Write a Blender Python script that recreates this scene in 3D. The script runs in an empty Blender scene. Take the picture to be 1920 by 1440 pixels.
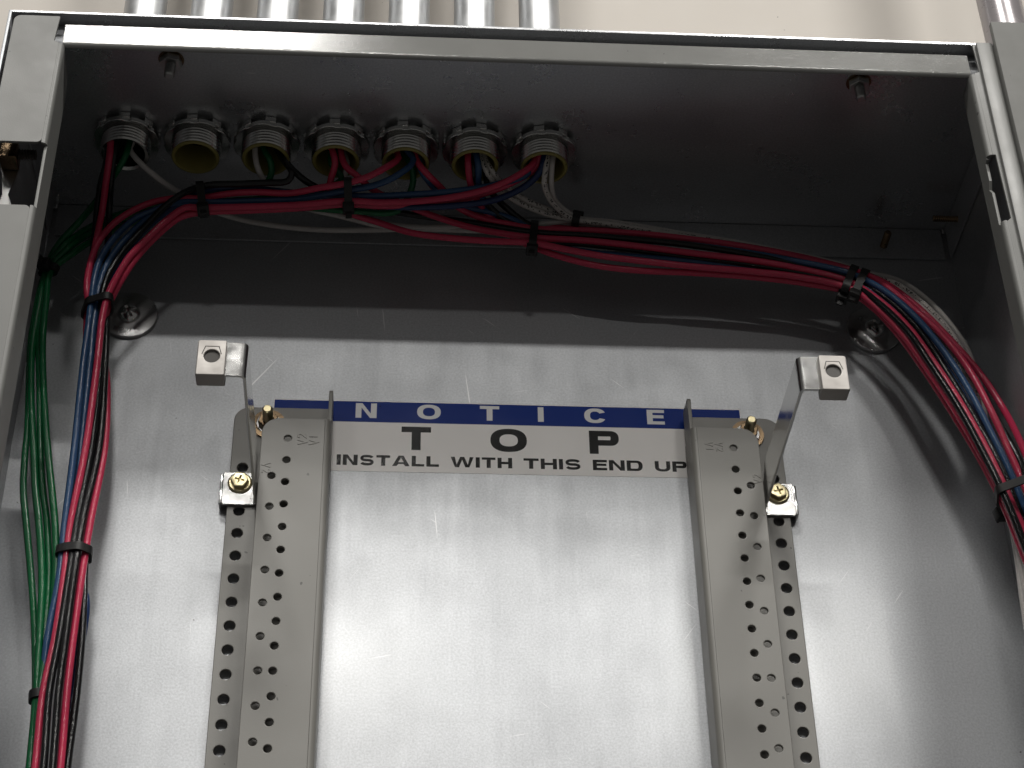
import bpy, bmesh, math, random
from mathutils import Vector, Matrix, noise

# ---------------------------------------------------------------- scene, camera, light
scene = bpy.context.scene
COL = scene.collection
S = 0.001                      # every length below is in millimetres
PI = math.pi

cam_data = bpy.data.cameras.new('camera')
cam = bpy.data.objects.new('camera', cam_data)
COL.objects.link(cam)
cam_right = Vector((0.99800093, -0.06133796, -0.01522494))
cam_up = Vector((-0.02355119, -0.584504, 0.81104896))
cam_fwd = Vector((0.05864712, 0.80906905, 0.58478011))
m = Matrix((cam_right, cam_up, -cam_fwd)).transposed().to_4x4()
m.translation = Vector((-56.579, -808.225, -699.372)) * S
cam.matrix_world = m
cam_data.sensor_width = 36.0
cam_data.lens = 3524.01 / 1920 * 36
cam_data.clip_start = 0.01
cam_data.clip_end = 50
scene.camera = cam

world = bpy.data.worlds.new('World')
scene.world = world
world.use_nodes = True
bgn = world.node_tree.nodes['Background']
bgn.inputs['Color'].default_value = (1.0, 0.97, 0.93, 1)
bgn.inputs['Strength'].default_value = 0.08

def strip_light(name, x, y, z, w, l, energy):
    # a ceiling fluorescent fixture: w along X, l along Y, facing the floor
    d = bpy.data.lights.new(name, 'AREA')
    d.shape = 'RECTANGLE'
    d.size, d.size_y = w, l
    d.energy = energy
    d.color = (1.0, 0.975, 0.93)
    o = bpy.data.objects.new(name, d)
    o.location = (x, y, z)
    COL.objects.link(o)

LH = 1.45
strip_light('ceiling_lamp', -0.40, -1.40, LH, 0.40, 0.34, 26)
strip_light('ceiling_lamp', 0.62, -1.18, LH, 0.40, 0.22, 27)
strip_light('ceiling_lamp', -0.21, -3.34, LH, 0.40, 0.18, 34)
strip_light('ceiling_lamp', 0.90, -3.34, LH, 0.50, 0.18, 30)
strip_light('ceiling_lamp', -2.10, -3.34, LH, 0.50, 0.18, 14)
strip_light('ceiling_lamp', -0.15, -4.97, LH, 0.50, 0.24, 28)

scene.view_settings.view_transform = 'Standard'
scene.view_settings.look = 'None'
scene.view_settings.exposure = 0.0
scene.view_settings.gamma = 1.0
scene.view_settings.use_curve_mapping = False

# ---------------------------------------------------------------- materials
def new_mat(name):
    mt = bpy.data.materials.new(name)
    mt.use_nodes = True
    nt = mt.node_tree
    return mt, nt, nt.nodes['Principled BSDF']

def N(nt, kind, **kw):
    n = nt.nodes.new(kind)
    for k, v in kw.items():
        setattr(n, k, v)
    return n

def ramp(nt, fac, stops):
    r = N(nt, 'ShaderNodeValToRGB')
    e = r.color_ramp.elements
    while len(e) < len(stops):
        e.new(0.5)
    for el, (p, c) in zip(e, stops):
        el.position = p
        el.color = c if len(c) == 4 else (*c, 1)
    nt.links.new(fac, r.inputs['Fac'])
    return r.outputs['Color']

def tex_noise(nt, scale, detail=2.0, rough=0.5, stretch=None, rot=None, coord='Object'):
    tc = N(nt, 'ShaderNodeTexCoord')
    mp = N(nt, 'ShaderNodeMapping')
    if rot:                      # rotate first, then stretch
        mp.vector_type = 'TEXTURE'
        mp.inputs['Rotation'].default_value = rot
        mp.inputs['Scale'].default_value = tuple(1 / v for v in (stretch or (1, 1, 1)))
    elif stretch:
        mp.inputs['Scale'].default_value = stretch
    nt.links.new(tc.outputs[coord], mp.inputs['Vector'])
    n = N(nt, 'ShaderNodeTexNoise')
    n.inputs['Scale'].default_value = scale
    n.inputs['Detail'].default_value = detail
    n.inputs['Roughness'].default_value = rough
    nt.links.new(mp.outputs['Vector'], n.inputs['Vector'])
    return n.outputs['Fac']

def mixc(nt, fac, a, b, mode='MIX'):
    n = N(nt, 'ShaderNodeMix', data_type='RGBA', blend_type=mode)
    for sock, v in ((n.inputs[0], fac), (n.inputs[6], a), (n.inputs[7], b)):
        if hasattr(v, 'links'):
            nt.links.new(v, sock)
        elif isinstance(v, (int, float)):
            sock.default_value = v
        else:
            sock.default_value = v if len(v) == 4 else (*v, 1)
    return n.outputs[2]

def bump(nt, bsdf, h, strength, dist):
    b = N(nt, 'ShaderNodeBump')
    b.inputs['Strength'].default_value = strength
    b.inputs['Distance'].default_value = dist
    nt.links.new(h, b.inputs['Height'])
    nt.links.new(b.outputs['Normal'], bsdf.inputs['Normal'])

def galvanized(name, base=(0.46, 0.472, 0.49), rough=(0.45, 0.62), metal=0.8, scratches=True):
    mt, nt, p = new_mat(name)
    grain = tex_noise(nt, 900, 2.0, 0.6)
    cloud = tex_noise(nt, 22, 7.0, 0.68)
    roll = tex_noise(nt, 220, 3.0, 0.6, stretch=(1.0, 1.0, 0.06))
    c = ramp(nt, cloud, [(0.3, tuple(v * 0.95 for v in base)), (0.7, base)])
    c = mixc(nt, 0.42, c, ramp(nt, grain, [(0.25, tuple(v * 0.6 for v in base)), (0.75, tuple(min(1, v * 1.25) for v in base))]))
    r = ramp(nt, cloud, [(0.25, (rough[0],) * 3), (0.75, (rough[1],) * 3)])
    r = mixc(nt, 0.10, r, ramp(nt, roll, [(0.3, (rough[0] * 0.8,) * 3), (0.7, (rough[1] * 1.15,) * 3)]))
    if scratches:
        for rot, st, lo in (((0, 0.62, 0), (30, 30, 0.9), 0.755), ((0, 1.35, 0), (26, 26, 1.2), 0.755), ((0, -0.12, 0), (34, 34, 1.3), 0.75), ((0, -0.9, 0), (40, 40, 2.2), 0.75)):
            s = tex_noise(nt, 17, 1.5, 0.5, stretch=st, rot=rot)
            sm = ramp(nt, s, [(lo, (0, 0, 0)), (lo + 0.02, (1, 1, 1))])
            c = mixc(nt, sm, c, (0.64, 0.645, 0.65))
            r = mixc(nt, sm, r, (0.5, 0.5, 0.5))
        d = tex_noise(nt, 160, 2.0, 0.5)
        dm = ramp(nt, d, [(0.765, (0, 0, 0)), (0.785, (1, 1, 1))])
        c = mixc(nt, dm, c, (0.16, 0.155, 0.15))
    nt.links.new(c, p.inputs['Base Color'])
    nt.links.new(r, p.inputs['Roughness'])
    p.inputs['Metallic'].default_value = metal
    p.inputs['Coat Weight'].default_value = 0.30
    p.inputs['Coat Roughness'].default_value = 0.17
    bump(nt, p, grain, 0.10, 0.0004)
    return mt

def painted(name, base, rough=0.36, dirt=0.25, coat=0.0):
    mt, nt, p = new_mat(name)
    peel = tex_noise(nt, 1500, 2.0, 0.5)
    cloud = tex_noise(nt, 30, 4.0, 0.65)
    c = ramp(nt, cloud, [(0.25, tuple(v * (1 - dirt * 0.35) for v in base)), (0.75, base)])
    sp = tex_noise(nt, 260, 1.0, 0.5)
    c = mixc(nt, ramp(nt, sp, [(0.78, (0, 0, 0)), (0.80, (1, 1, 1))]), c, tuple(v * 0.4 for v in base))
    nt.links.new(c, p.inputs['Base Color'])
    r = ramp(nt, cloud, [(0.3, (rough * 0.88,) * 3), (0.75, (rough * 1.2,) * 3)])
    nt.links.new(r, p.inputs['Roughness'])
    bump(nt, p, peel, 0.12, 0.0003)
    return mt

def metal(name, base, rough=0.25, var=0.12, metallic=1.0, nscale=120):
    mt, nt, p = new_mat(name)
    n = tex_noise(nt, nscale, 4.0, 0.6)
    nt.links.new(ramp(nt, n, [(0.3, tuple(v * (1 - var) for v in base)), (0.7, base)]), p.inputs['Base Color'])
    nt.links.new(ramp(nt, n, [(0.25, (rough * 0.8,) * 3), (0.75, (min(1, rough * 1.4),) * 3)]), p.inputs['Roughness'])
    p.inputs['Metallic'].default_value = metallic
    bump(nt, p, n, 0.12, 0.0004)
    return mt

def insulation(name, base, rough=0.2, printed=False):
    mt, nt, p = new_mat(name)
    tc = N(nt, 'ShaderNodeTexCoord')
    n = tex_noise(nt, 420, 3.0, 0.6)
    c = ramp(nt, n, [(0.25, tuple(v * 0.86 for v in base)), (0.75, base)])
    if printed:
        # small dark print along the insulation (UV: u = length in mm, v = 0..1 around)
        mp = N(nt, 'ShaderNodeMapping')
        mp.inputs['Scale'].default_value = (1.0, 9.0, 1.0)
        nt.links.new(tc.outputs['UV'], mp.inputs['Vector'])
        vo = N(nt, 'ShaderNodeTexVoronoi', feature='F1')
        vo.inputs['Scale'].default_value = 0.9
        nt.links.new(mp.outputs['Vector'], vo.inputs['Vector'])
        marks = ramp(nt, vo.outputs['Distance'], [(0.40, (1, 1, 1)), (0.46, (0, 0, 0))])
        sep = N(nt, 'ShaderNodeSeparateXYZ')
        nt.links.new(tc.outputs['UV'], sep.inputs['Vector'])
        dbl = N(nt, 'ShaderNodeMath', operation='MULTIPLY')
        dbl.inputs[1].default_value = 3.0
        fr = N(nt, 'ShaderNodeMath', operation='FRACT')
        nt.links.new(sep.outputs['Y'], dbl.inputs[0])
        nt.links.new(dbl.outputs[0], fr.inputs[0])
        band = ramp(nt, fr.outputs[0], [(0.0, (0, 0, 0)), (0.30, (0, 0, 0)), (0.32, (1, 1, 1)), (0.78, (1, 1, 1)), (0.80, (0, 0, 0))])
        mk = mixc(nt, 1.0, marks, band, 'MULTIPLY')
        c = mixc(nt, mk, c, (0.03, 0.03, 0.03))
    nt.links.new(c, p.inputs['Base Color'])
    p.inputs['Roughness'].default_value = rough
    p.inputs['Specular IOR Level'].default_value = 0.42
    bump(nt, p, tex_noise(nt, 800, 3.0, 0.6), 0.35, 0.0006)
    return mt

GALV = galvanized('galvanized_steel')
GALV_TOP = galvanized('galvanized_steel_smooth', base=(0.52, 0.53, 0.545), rough=(0.24, 0.34), scratches=True)
GALV_PLAIN = galvanized('galvanized_steel_plain', scratches=False)
PAINT = painted('grey_enamel', (0.168, 0.169, 0.161), 0.45)
PAINT_DOOR = painted('grey_door_enamel', (0.17, 0.171, 0.163), 0.75)
PAINT_GLOSS = painted('grey_gloss_enamel', (0.225, 0.226, 0.217), 0.11)
PAINT_RAIL = painted('grey_rail_enamel', (0.218, 0.212, 0.195), 0.42)
ZINC = metal('bright_zinc', (0.72, 0.72, 0.71), 0.16)
ZINC_DULL = metal('dull_zinc', (0.50, 0.50, 0.49), 0.30)
EMT = metal('conduit_steel', (0.58, 0.59, 0.60), 0.42, var=0.15, nscale=60, metallic=0.85)
PIPE = metal('smooth_pipe_steel', (0.36, 0.335, 0.345), 0.25, metallic=0.35, nscale=30)
CAST = metal('die_cast_zinc', (0.60, 0.60, 0.585), 0.2)
WASHER = metal('smooth_washer_steel', (0.52, 0.52, 0.52), 0.3, var=0.08)
LUG = metal('lug_aluminium', (0.40, 0.38, 0.36), 0.5, metallic=0.55)
BRASS = metal('yellow_chromate', (0.66, 0.58, 0.36), 0.30)
BRONZE = metal('bronze_chromate', (0.22, 0.155, 0.095), 0.26, var=0.35)
DARK = painted('dark_steel', (0.035, 0.03, 0.025), 0.6)
TIE = painted('black_nylon', (0.008, 0.008, 0.008), 0.5)
YELLOW = painted('yellow_throat', (0.25, 0.215, 0.06), 0.4)
STICKER = painted('sticker_white', (0.92, 0.895, 0.875), 0.14, dirt=0.12)
BLUE = painted('sticker_blue', (0.007, 0.032, 0.22), 0.12, dirt=0.1)
INK = painted('sticker_black', (0.008, 0.008, 0.008), 0.14, dirt=0.1)
INKW = painted('sticker_letter_white', (0.80, 0.80, 0.80), 0.14, dirt=0.1)
WALL = painted('beige_wall_paint', (0.61, 0.57, 0.52), 0.7, dirt=0.15)
WM = {
    'red': insulation('red_insulation', (0.56, 0.04, 0.095)),
    'darkred': insulation('crimson_insulation', (0.50, 0.03, 0.085)),
    'blue': insulation('blue_insulation', (0.03, 0.08, 0.18)),
    'navy': insulation('navy_insulation', (0.012, 0.03, 0.10)),
    'black': insulation('black_insulation', (0.008, 0.008, 0.009), 0.18),
    'green': insulation('green_insulation', (0.003, 0.115, 0.036)),
    'white': insulation('white_insulation', (0.58, 0.55, 0.53)),
    'printed': insulation('printed_white_insulation', (0.60, 0.57, 0.54), printed=True),
}

# ---------------------------------------------------------------- helpers
def link(name, me, mat, parent=None, smooth=None):
    o = bpy.data.objects.new(name, me)
    COL.objects.link(o)
    if mat:
        me.materials.clear()
        me.materials.append(mat)
    if parent:
        o.parent = parent
        o.matrix_parent_inverse = Matrix.Translation(parent.location).inverted()
    if smooth is not None:
        smooth_mesh(me, smooth)
    return o

def smooth_mesh(me, angle):
    # smooth shading with edges sharper than `angle` degrees kept hard
    bm = bmesh.new()
    bm.from_mesh(me)
    for f in bm.faces:
        f.smooth = True
    for e in bm.edges:
        e.smooth = not (len(e.link_faces) == 2 and e.calc_face_angle(0) > math.radians(angle))
    bm.to_mesh(me)
    bm.free()

def tag(o, label, cat, group=None, kind=None):
    if label: o['label'] = label
    if cat: o['category'] = cat
    if group: o['group'] = group
    if kind: o['kind'] = kind
    return o

def thing(name, loc, label, cat, group=None):
    o = bpy.data.objects.new(name, None)
    o.empty_display_size = 0.01
    o.location = Vector(loc) * S
    COL.objects.link(o)
    return tag(o, label, cat, group)

def bm_mesh(bm, name='mesh'):
    me = bpy.data.meshes.new(name)
    bmesh.ops.recalc_face_normals(bm, faces=bm.faces)
    bm.to_mesh(me)
    bm.free()
    return me

MAPS = {                                       # plate axes (u, v, w) -> world axes
    'XZ': Matrix(((1, 0, 0, 0), (0, 0, -1, 0), (0, 1, 0, 0), (0, 0, 0, 1))),   # front faces -Y
    'XY': Matrix(((1, 0, 0, 0), (0, 1, 0, 0), (0, 0, 1, 0), (0, 0, 0, 1))),
    'YZ': Matrix(((0, 0, 1, 0), (1, 0, 0, 0), (0, 1, 0, 0), (0, 0, 0, 1))),
}

def plate(outlines, t, plane, centre, bev=0.15, bres=1):
    """flat sheet with holes; outlines = list of closed polygons (u, v), t = thickness,
    centre = world coordinate of the middle of the sheet along its normal"""
    cu = bpy.data.curves.new('c', 'CURVE')
    cu.dimensions = '2D'
    cu.fill_mode = 'BOTH'
    for poly in outlines:
        sp = cu.splines.new('POLY')
        sp.points.add(len(poly) - 1)
        for p, (u, v) in zip(sp.points, poly):
            p.co = (u * S, v * S, 0, 1)
        sp.use_cyclic_u = True
    b = min(bev, t * 0.45)
    cu.extrude = max(t / 2 - b, 0) * S
    cu.bevel_depth = b * S
    cu.bevel_resolution = bres
    cu.offset = -b * S
    tmp = bpy.data.objects.new('c', cu)
    COL.objects.link(tmp)
    dg = bpy.context.evaluated_depsgraph_get()
    me = bpy.data.meshes.new_from_object(tmp.evaluated_get(dg))
    bpy.data.objects.remove(tmp)
    bpy.data.curves.remove(cu)
    M = MAPS[plane].copy()
    n = M @ Vector((0, 0, 1))
    M.translation = Vector((abs(n.x), abs(n.y), abs(n.z))) * centre * S
    me.transform(M)
    me.materials.clear()
    return me

def circle(u, v, r, n=20, a0=0.0):
    return [(u + r * math.cos(a0 + 2 * PI * i / n), v + r * math.sin(a0 + 2 * PI * i / n)) for i in range(n)]

def rect(u0, u1, v0, v1):
    return [(u0, v0), (u1, v0), (u1, v1), (u0, v1)]

def rounded(pts, radii, n=6):
    """polygon with some corners rounded"""
    out = []
    k = len(pts)
    for i, (p, r) in enumerate(zip(pts, radii)):
        p = Vector(p)
        if r <= 0:
            out.append(tuple(p)); continue
        a = (Vector(pts[i - 1]) - p).normalized()
        b = (Vector(pts[(i + 1) % k]) - p).normalized()
        ang = a.angle(b)
        d = r / math.tan(ang / 2)
        c = p + (a + b).normalized() * (r / math.sin(ang / 2))
        s, e = p + a * d - c, p + b * d - c
        a0 = math.atan2(s.y, s.x)
        da = (math.atan2(e.y, e.x) - a0 + PI) % (2 * PI) - PI
        for j in range(n + 1):
            t = a0 + da * j / n
            out.append((c.x + r * math.cos(t), c.y + r * math.sin(t)))
    return out

def box_mesh(x0, x1, y0, y1, z0, z1, bev=0.0, seg=2):
    bm = bmesh.new()
    bmesh.ops.create_cube(bm, size=1.0)
    for v in bm.verts:
        v.co = Vector(((x0 + x1) / 2 + v.co.x * (x1 - x0), (y0 + y1) / 2 + v.co.y * (y1 - y0), (z0 + z1) / 2 + v.co.z * (z1 - z0))) * S
    if bev:
        bmesh.ops.bevel(bm, geom=list(bm.edges), offset=bev * S, segments=seg, profile=0.5, affect='EDGES')
    return bm_mesh(bm)

def sheet(profile, z0, z1, t, side=1):
    """bent sheet: profile = open polyline (X, Y) in mm extruded along Z, thickened to one side"""
    bm = bmesh.new()
    P = [Vector(p) for p in profile]
    off = []
    for i, p in enumerate(P):
        ds = []
        if i > 0: ds.append((p - P[i - 1]).normalized())
        if i < len(P) - 1: ds.append((P[i + 1] - p).normalized())
        d = sum(ds, Vector((0, 0))).normalized()
        nrm = Vector((-d.y, d.x)) * side
        off.append(p + nrm * t / max(0.5, abs(nrm.dot(Vector((-ds[0].y, ds[0].x)) * side))))
    ring = P + off[::-1]
    lo = [bm.verts.new((p.x * S, p.y * S, z0 * S)) for p in ring]
    hi = [bm.verts.new((p.x * S, p.y * S, z1 * S)) for p in ring]
    k = len(ring)
    for i in range(k):
        bm.faces.new((lo[i], lo[(i + 1) % k], hi[(i + 1) % k], hi[i]))
    n = len(P)
    for vs in (lo, hi):
        for i in range(n - 1):
            bm.faces.new((vs[i], vs[i + 1], vs[k - 2 - i], vs[k - 1 - i]))
    return bm_mesh(bm)

def arc(cx, cy, r, a0, a1, n=6):
    return [(cx + r * math.cos(math.radians(a0 + (a1 - a0) * i / n)), cy + r * math.sin(math.radians(a0 + (a1 - a0) * i / n))) for i in range(n + 1)]

def lathe(profile, seg=32, axis='Z', at=(0, 0, 0), closed=False):
    """profile = list of (r, h); turned about `axis`"""
    bm = bmesh.new()
    rings = []
    for r, h in profile:
        if r <= 1e-6:
            rings.append([bm.verts.new((0, 0, h * S))])
        else:
            rings.append([bm.verts.new((r * S * math.cos(2 * PI * i / seg), r * S * math.sin(2 * PI * i / seg), h * S)) for i in range(seg)])
    pairs = list(zip(rings, rings[1:]))
    if closed:
        pairs.append((rings[-1], rings[0]))
    for a, b in pairs:
        for i in range(seg):
            j = (i + 1) % seg
            if len(a) == 1 and len(b) == 1: continue
            if len(a) == 1: bm.faces.new((a[0], b[j], b[i]))
            elif len(b) == 1: bm.faces.new((a[i], a[j], b[0]))
            else: bm.faces.new((a[i], a[j], b[j], b[i]))
    R = {'Z': Matrix.Identity(4), '-Y': Matrix.Rotation(PI / 2, 4, 'X'), '-X': Matrix.Rotation(-PI / 2, 4, 'Y'), 'X': Matrix.Rotation(PI / 2, 4, 'Y'), '-Z': Matrix.Rotation(PI, 4, 'X')}[axis]
    bm.transform(Matrix.Translation(Vector(at) * S) @ R)
    return bm_mesh(bm)

def catmull(P, step):
    out = []
    P = [Vector(p) for p in P]
    Q = [P[0] * 2 - P[1]] + P + [P[-1] * 2 - P[-2]]
    for i in range(1, len(Q) - 2):
        p0, p1, p2, p3 = Q[i - 1:i + 3]
        t01 = max((p1 - p0).length, 1e-3) ** 0.5
        t12 = max((p2 - p1).length, 1e-3) ** 0.5
        t23 = max((p3 - p2).length, 1e-3) ** 0.5
        m1 = (p2 - p1) + t12 * ((p1 - p0) / t01 - (p2 - p0) / (t01 + t12))
        m2 = (p2 - p1) + t12 * ((p3 - p2) / t23 - (p3 - p1) / (t12 + t23))
        n = max(2, int((p2 - p1).length / step))
        for k in range(n):
            t = k / n
            out.append((2 * t ** 3 - 3 * t ** 2 + 1) * p1 + (t ** 3 - 2 * t ** 2 + t) * m1 + (-2 * t ** 3 + 3 * t ** 2) * p2 + (t ** 3 - t ** 2) * m2)
    out.append(P[-1])
    return out

def tube(points, r, seg=10, step=4.0, cap=True):
    pts = catmull(points, step)
    bm = bmesh.new()
    uvl = bm.loops.layers.uv.new('UVMap')
    up = Vector((0, 1, 0))
    rings, us, u = [], [], 0.0
    nrm = None
    for i, p in enumerate(pts):
        d = (pts[min(i + 1, len(pts) - 1)] - pts[max(i - 1, 0)]).normalized()
        if nrm is None:
            nrm = d.cross(up)
            if nrm.length < 1e-3: nrm = d.cross(Vector((1, 0, 0)))
        nrm = (nrm - d * nrm.dot(d)).normalized()
        b = d.cross(nrm)
        rings.append([bm.verts.new((p + (nrm * math.cos(2 * PI * k / seg) + b * math.sin(2 * PI * k / seg)) * r) * S) for k in range(seg)])
        if i: u += (p - pts[i - 1]).length
        us.append(u)
    for i in range(len(rings) - 1):
        for k in range(seg):
            j = (k + 1) % seg
            f = bm.faces.new((rings[i][k], rings[i][j], rings[i + 1][j], rings[i + 1][k]))
            for lp, (uu, vv) in zip(f.loops, ((us[i], k / seg), (us[i], (k + 1) / seg), (us[i + 1], (k + 1) / seg), (us[i + 1], k / seg))):
                lp[uvl].uv = (uu, vv)
    if cap:
        bm.faces.new(rings[0][::-1]); bm.faces.new(rings[-1])
    for f in bm.faces: f.smooth = True
    return bm_mesh(bm)

def boolean_cut(me, cutters):
    o = bpy.data.objects.new('b', me); COL.objects.link(o)
    tmp = []
    for c in cutters:
        co = bpy.data.objects.new('k', c); COL.objects.link(co); tmp.append(co)
        md = o.modifiers.new('b', 'BOOLEAN'); md.object = co; md.operation = 'DIFFERENCE'; md.solver = 'EXACT'
    dg = bpy.context.evaluated_depsgraph_get()
    res = bpy.data.meshes.new_from_object(o.evaluated_get(dg))
    for x in tmp + [o]: bpy.data.objects.remove(x)
    return res

def join_meshes(meshes):
    bm = bmesh.new()
    for me in meshes: bm.from_mesh(me)
    out = bpy.data.meshes.new('joined')
    bm.to_mesh(out); bm.free()
    return out

# ---------------------------------------------------------------- the setting: the wall behind
wall = link('wall', box_mesh(-1800, 1800, 8, 60, -1300, 1500), WALL)
tag(wall, 'beige painted wall behind the box and conduits', 'wall', kind='structure')

# ---------------------------------------------------------------- the steel enclosure
D = 146.0
ZB = -620.0
box = thing('panel_enclosure', (0, 0, ZB), 'open grey electrical panel box with galvanized interior and grey trim', 'electrical box')
link('back_panel', box_mesh(-254, 254, 0, 2, ZB, 0.0), GALV, box)
link('side_panel', box_mesh(-255.6, -254, -D, 2, ZB, 1.6, 0.3), GALV_PLAIN, box, 30)
link('side_panel', box_mesh(254, 255.6, -D, 2, ZB, 1.6, 0.3), GALV_PLAIN, box, 30)
CX = [-206 + 37.2 * i for i in range(7)]
CY = -60.0
top = plate([rect(-253.9, 253.9, -D, 2)] + [circle(x, CY, 13.0, 28) for x in CX], 1.6, 'XY', 0.8, 0.2)
top_o = link('top_panel', top, GALV_TOP, box, 30)
link('rear_flange', box_mesh(-250, 250, -1.9, -0.4, -22, -0.3, 0.3), GALV_PLAIN, top_o, 30)
link('front_flange', box_mesh(-250, 250, -138.2, -136.9, -15, -0.3, 0.3), GALV_PLAIN, top_o, 30)
link('side_flange', box_mesh(-253.5, -252.2, -D + 14, -3, -22, -0.3, 0.25), GALV_PLAIN, top_o, 30)
link('side_flange', box_mesh(252.2, 253.5, -D + 14, -3, -22, -0.3, 0.25), GALV_PLAIN, top_o, 30)
for s in (-1, 1):          # bright zinc bits standing in for light leaking through the corner gaps
    link('corner_light_leak', box_mesh(s * 251.2 - 0.9, s * 251.2 + 0.9, -3.4, -2.2, -4.2, -0.6, 0.4), ZINC, top_o, 40)

# top trim lip, gap above it shows the underside of the top panel
lip_prof = [(-8.2, -146.4), (-20.4, -146.4)] + arc(-20.4, -144.2, 2.2, -90, -170, 6)
def lip_mesh():
    me = sheet([(-a, b) for a, b in lip_prof], -226.5, 226.5, 1.5, side=1)     # built along Z, turned to run along X
    me.transform(Matrix(((0, 0, 1, 0), (0, 1, 0, 0), (-1, 0, 0, 0), (0, 0, 0, 1))))
    return me
link('top_trim', lip_mesh(), PAINT_GLOSS, box, 25)

# left trim: face plate with a notch at the top and a square cutout, rounded bend, return flange
ltrim = [(-252.3, ZB), (-252.3, -127), (-228.0, -127), (-228.0, ZB)]
lt_hi = rounded([(-252.3, -88), (-228.0, -88), (-228.0, -21.5), (-230.6, -20.2), (-229.6, -3.2), (-252.0, -3.2)], (0, 2.5, 0, 0, 0.6, 3.5))
lface = link('left_trim', plate([lt_hi], 1.5, 'XZ', -146.55, 0.25, 2), PAINT, box, 25)
link('lower_face', plate([rounded(ltrim, (0, 0, 2.5, 0))], 1.5, 'XZ', -146.55, 0.25, 2), PAINT, lface, 25)
for z0, z1 in ((-88, -22), (ZB, -127)):
    link('bend', sheet([(-228.0, -147.3)] + arc(-228.0, -144.8, 2.5, -90, 0, 7)[1:], z0, z1, 1.5, side=1), PAINT, lface, 30)
lret = rounded([(-144.8, ZB), (-126.5, ZB), (-126.5, -24), (-144.8, -22)], (0, 0, 16, 0))
link('return_flange', plate([lret], 1.5, 'YZ', -226.25, 0.25, 2), PAINT, lface, 25)

# right trim with the latch slot at the bend
rt = [(228.0, ZB), (252.6, ZB), (252.6, -1.0), (230.2, -1.0), (230.8, -20.5), (228.0, -21.5), (228.0, -77), (229.6, -77), (230.2, -117.5), (228.0, -119.5)]
rface = link('right_trim', plate([rt], 1.5, 'XZ', -146.55, 0.25, 2), PAINT, box, 25)
for z0, z1 in ((-77, -22), (ZB, -119)):
    link('bend', sheet([(228.0, -147.3)] + arc(228.0, -144.8, 2.5, -90, -180, 7)[1:], z0, z1, 1.5, side=-1), PAINT, rface, 30)
rret = [(-133.0, ZB), (-133.0, -23), (-144.8, -21.8), (-144.8, -78), (-142.6, -79), (-142.6, -90), (-140.2, -94), (-142.8, -98), (-142.8, -118), (-144.8, -120), (-144.8, ZB)]
link('return_flange', plate([rret], 1.5, 'YZ', 226.25, 0.25, 2), PAINT, rface, 25)
link('hinge_step', box_mesh(231.5, 239.5, -149.6, -147.4, ZB, -1.5, 0.5), PAINT, rface, 30)

door = link('panel_door', box_mesh(239.8, 420, -153.6, -149.9, ZB, 10.0, 0.6), PAINT_DOOR, None, 30)
tag(door, 'grey enamelled door swung open beside the slotted trim', 'door')

# ---------------------------------------------------------------- bits of hardware on the box
def threads(r, h0, h1, pitch, depth):
    out = []
    n = int((h1 - h0) / pitch)
    for i in range(n):
        a = h0 + (h1 - h0) * i / n
        b = h0 + (h1 - h0) * (i + 0.5) / n
        out += [(r, a), (r - depth, b)]
    return out + [(r, h1)]

def hexprof(r, n=6, a0=0.0):
    return circle(0, 0, r, n, a0)

def stud_mesh(r, length, axis, at):
    return lathe([(0, 0), (r, 0)] + threads(r, 0.2, length - 0.8, 1.1, 0.35) + [(r * 0.7, length), (0, length)], 18, axis, at)

def nut_mesh(rf, h, bore, axis_map, at):
    me = plate([hexprof(rf, 6, 0.3), circle(0, 0, bore, 18)], h, 'XY', 0, 0.35, 2)
    me.transform(axis_map)
    me.transform(Matrix.Translation(Vector(at) * S))
    return me

RY = Matrix.Rotation(PI / 2, 4, 'X')
for s, lab in ((-1, 'bronze stud and nut under the top panel near the cutout trim'), (1, 'bronze stud and nut under the top panel near the slotted trim')):
    t = thing('ceiling_stud', (s * 178, -117, 0), lab, 'stud', 'studs under the top panel')
    link('stud', stud_mesh(2.7, 12.5, '-Z', (s * 178, -117, 0)), ZINC_DULL, t, 40)
    link('nut', nut_mesh(5.8, 4.0, 2.4, Matrix.Identity(4), (s * 178, -117, -2.4)), ZINC_DULL, t, 30)
    link('washer', lathe([(2.7, -0.2), (6.6, -0.2), (6.6, -0.05), (2.7, -0.05)], 28, 'Z', (s * 178, -117, -0.1), True), BRONZE, t, 40)

fs = link('flange_stud', stud_mesh(2.1, 12, '-Y', (215.3, -1.9, -13.5)), BRONZE, None, 40)
tag(fs, 'short bronze screw tip sticking out of the rear flange', 'screw')
sd = link('side_stud', stud_mesh(1.9, 14, '-X', (252.2, -25, -12)), BRONZE, None, 40)
tag(sd, 'thin bronze screw tip sticking inward from the side flange', 'screw')

lb = thing('latch_bolt', (-251, -125, -75), 'brown latch bolt with threaded tip inside the square cutout', 'bolt')
link('head', box_mesh(-252, -243.5, -129, -119, -81, -71, 0.8), BRONZE, lb, 30)
link('thread', lathe([(0, 0), (2.7, 0)] + threads(2.7, 0.2, 8, 1.2, 0.5) + [(0, 8.4)], 18, 'X', (-243.5, -124, -75)), DARK, lb, 40)
link('strap', plate([[(-252.5, -79), (-243.5, -79), (-246.6, -96), (-240.5, -112), (-252.5, -112), (-249.5, -96)]], 1.4, 'XZ', -118, 0.2), ZINC_DULL, lb, 30)

# cross-recess screws on big washers
def cross_cutters(r, depth, base_h, w):
    # two crossed slots, axis along +Z
    return [box_mesh(-r, r, -w / 2, w / 2, base_h - depth, base_h + 5), box_mesh(-w / 2, w / 2, -r, r, base_h - depth - 0.01, base_h + 5)]

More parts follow.
